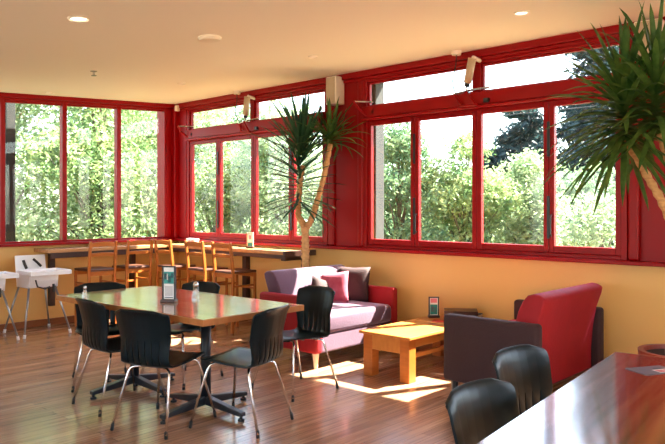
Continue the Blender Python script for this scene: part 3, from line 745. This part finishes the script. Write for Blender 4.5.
# ------------------------------------------------------------------ outside
GZ = -3.0
g = MB().box(-60, 120, -80, 130, GZ-.5, GZ).build('ground', 'grass_ground'); tag(g, kind='structure')
g = MB().box(-16, XL-.2, -16, 12, -.3, -.05).box(-16, 12, -16, YF-.2, -.3, -.051).build('bounce_slab', 'bounce_paving'); tag(g, kind='structure')  # unseen pale slab, added to bounce warm light through the rear openings
def post(loc, w_, z0, z1, label):
    o = MB().box(-w_/2, w_/2, -w_/2, w_/2, z0, z1).build('timber_post', 'weathered_timber', bevel=.01); o.location = (loc[0], loc[1], 0); tag(o, label, 'post')
post((6.50, 5.27, 0), .17, GZ, 3.075, 'weathered grey timber post outside, left edge of the right window')
post((3.71, 9.2, 0), .13, GZ, 4.6, 'dark timber post outside the leftmost pane')
for k, (z, lab) in enumerate(((3.85, 'upper thin power line crossing the sky outside'), (3.62, 'lower thin power line crossing the sky outside'))):
    o = MB().tube([(14, -6+22*t/12, z+.12*((t-6)/6)**2) for t in range(13)], .010, 5).build('power_line', 'cable_black'); tag(o, lab, 'cable', 'power lines')

def blob_tree(name, loc, H, Rr, m, n, leaf, seed, label, trunk_r=.08, cat='tree', group=None, zbase=.18, pine=False):
    rnd = random.Random(seed); root = empty(name, (loc[0], loc[1], GZ)); tag(root, label, cat, group)
    b = MB(); b.tube([(0, 0, 0), (.1*Rr, .05, H*.35), (0, .1, H*.6), (.05, 0, H*.9)], [trunk_r, trunk_r*.8, trunk_r*.5, trunk_r*.15], 8)
    lobes = []
    for i in range(40 if not pine else 70):
        th = rnd.uniform(0, 6.283); f = rnd.random()
        if pine:
            z = H*(.12+.86*f); rr = Rr*(1.05-f*.93)*rnd.uniform(.45, 1); lr = Rr*.42*(1.15-f*.75)
        else:
            z = H*(zbase+(.92-zbase)*f); prof = math.sin(math.pi*min(1, .18+.80*f))**.6; rr = Rr*prof*rnd.uniform(.08, .85); lr = Rr*rnd.uniform(.32, .5)
        c = Vector((rr*math.cos(th), rr*math.sin(th), z)); lobes.append((c, lr))
        st = Vector((0, .05, z*(.72 if not pine else .97)))
        b.tube([st, (st+c)/2+Vector((0, 0, .1)), c], [trunk_r*.35, trunk_r*.22, trunk_r*.08], 5)
    b.build('trunk', 'grey_bark', root, smooth=True)
    fb = MB(); bm = fb.bm; tot = sum(l[1]**2 for l in lobes)
    for c, lr in lobes:
        for i in range(int(n*lr*lr/tot)):
            d = Vector((rnd.gauss(0, 1), rnd.gauss(0, 1), rnd.gauss(0, 1))).normalized()
            p = c+Vector((d.x, d.y, d.z*(.75 if not pine else .42)))*lr*rnd.uniform(.35, 1.08)
            if p.z < .05: continue
            a = Vector((rnd.uniform(-1, 1), rnd.uniform(-1, 1), rnd.uniform(-.9, .6))).normalized(); q = a.orthogonal().normalized()
            q = Matrix.Rotation(rnd.uniform(0, 6.28), 3, a) @ q
            L_ = leaf*rnd.uniform(.7, 1.4); W_ = L_*(.34 if not pine else .22)
            v = [bm.verts.new(p-a*L_*.5), bm.verts.new(p+q*W_*.5), bm.verts.new(p+a*L_*.5), bm.verts.new(p-q*W_*.5)]
            fb._f(v)
    fb.build('foliage', m, root)
    return root
T = [ # x, y, H, R, mat, n, leaf, label
 (2.9, 14.2, 8.4, 2.2, 'foliage_bright', 9000, .15, 'yellow-green tree outside the far left window pane'),
 (5.5, 14.0, 8.6, 2.0, 'foliage_pale', 26000, .11, 'pale leafy tree filling the first back pane'),
 (7.0, 12.9, 8.5, 1.9, 'foliage_bright', 26000, .11, 'bright leafy tree seen in the second back pane'),
 (8.9, 14.2, 8.6, 2.1, 'foliage_pale', 26000, .115, 'pale leafy tree seen in the third back pane'),
 (9.3, 12.0, 7.6, 1.7, 'foliage_bright', 26000, .11, 'bright leafy tree behind the left part of the left side window'),
 (10.2, 10.9, 6.9, 1.6, 'foliage_pale', 26000, .11, 'pale leafy tree behind the middle of the left side window'),
 (11.3, 9.8, 5.9, 1.5, 'foliage_mid', 24000, .115, 'greener tree between the two side windows'),
 (11.9, 8.9, 6.5, 1.35, 'foliage_mid', 24000, .115, 'mid green tree in the leftmost pane of the right window'),
 (13.0, 7.9, 6.45, 1.35, 'foliage_bright', 26000, .11, 'rounded bright tree in the second pane of the right window'),
 (13.9, 6.8, 5.9, 1.3, 'foliage_pale', 26000, .11, 'pale bushy tree in the third pane of the right window'),
 (13.2, 5.0, 4.9, 1.4, 'foliage_pale', 11000, .12, 'pale yellow shrub low in the rightmost pane'),
]
for i, (x, y, H, Rr, mm, n_, lf, lab) in enumerate(T):
    blob_tree('leafy_tree', (x, y), H, Rr, mm, n_, lf, 10+i, lab, group='trees outside the windows')
P_ = [(22.0, 11.2, 8.3, 2.6, 'dark pine behind the third pane of the right window'),
      (23.2, 8.9, 11.4, 3.2, 'tallest dark pine, behind the rightmost pane'),
      (24.2, 6.2, 10.4, 2.8, 'dark pine partly behind the right red wall'),
      (26.5, 12.8, 8.3, 2.6, 'far bluish pine left of the nearer pine in the third pane'),
      (25.5, 10.4, 8.0, 2.8, 'dark pine filling the gap between the two tallest pines'),
      (21.0, 12.0, 6.6, 2.5, 'lower dark pine just left of the third pane joint'),
      (21.2, 8.2, 6.8, 2.6, 'lower dark pine in the rightmost pane above the pale shrub')]
for i, (x, y, H, Rr, lab) in enumerate(P_):
    blob_tree('pine_tree', (x, y), H, Rr, 'foliage_pine', 30000, .30, 40+i, lab, group='pine trees outside', pine=True)
BG = [(6.0, 21.0, 9.0, 3.2, 'background trees behind the first back pane'), (10.6, 19.5, 9.2, 3.2, 'background trees behind the third back pane'), (14.5, 17.0, 8.2, 3.0, 'background trees behind the left side window'),
      (18.0, 15.5, 6.8, 2.8, 'background trees between the two side windows'), (22.5, 16.9, 6.0, 3, 'distant green trees behind the leftmost pane of the right window'), (19.0, 7.3, 5.4, 2.6, 'green trees in front of the pines, rightmost pane'), (18.5, 11.0, 5.2, 2.4, 'green trees low behind the rounded bright tree')]
for i, (x, y, H, Rr, lab) in enumerate(BG):
    blob_tree('leafy_tree', (x, y), H, Rr, 'foliage_mid', 14000, .25, 60+i, lab, group='background trees', zbase=.05)
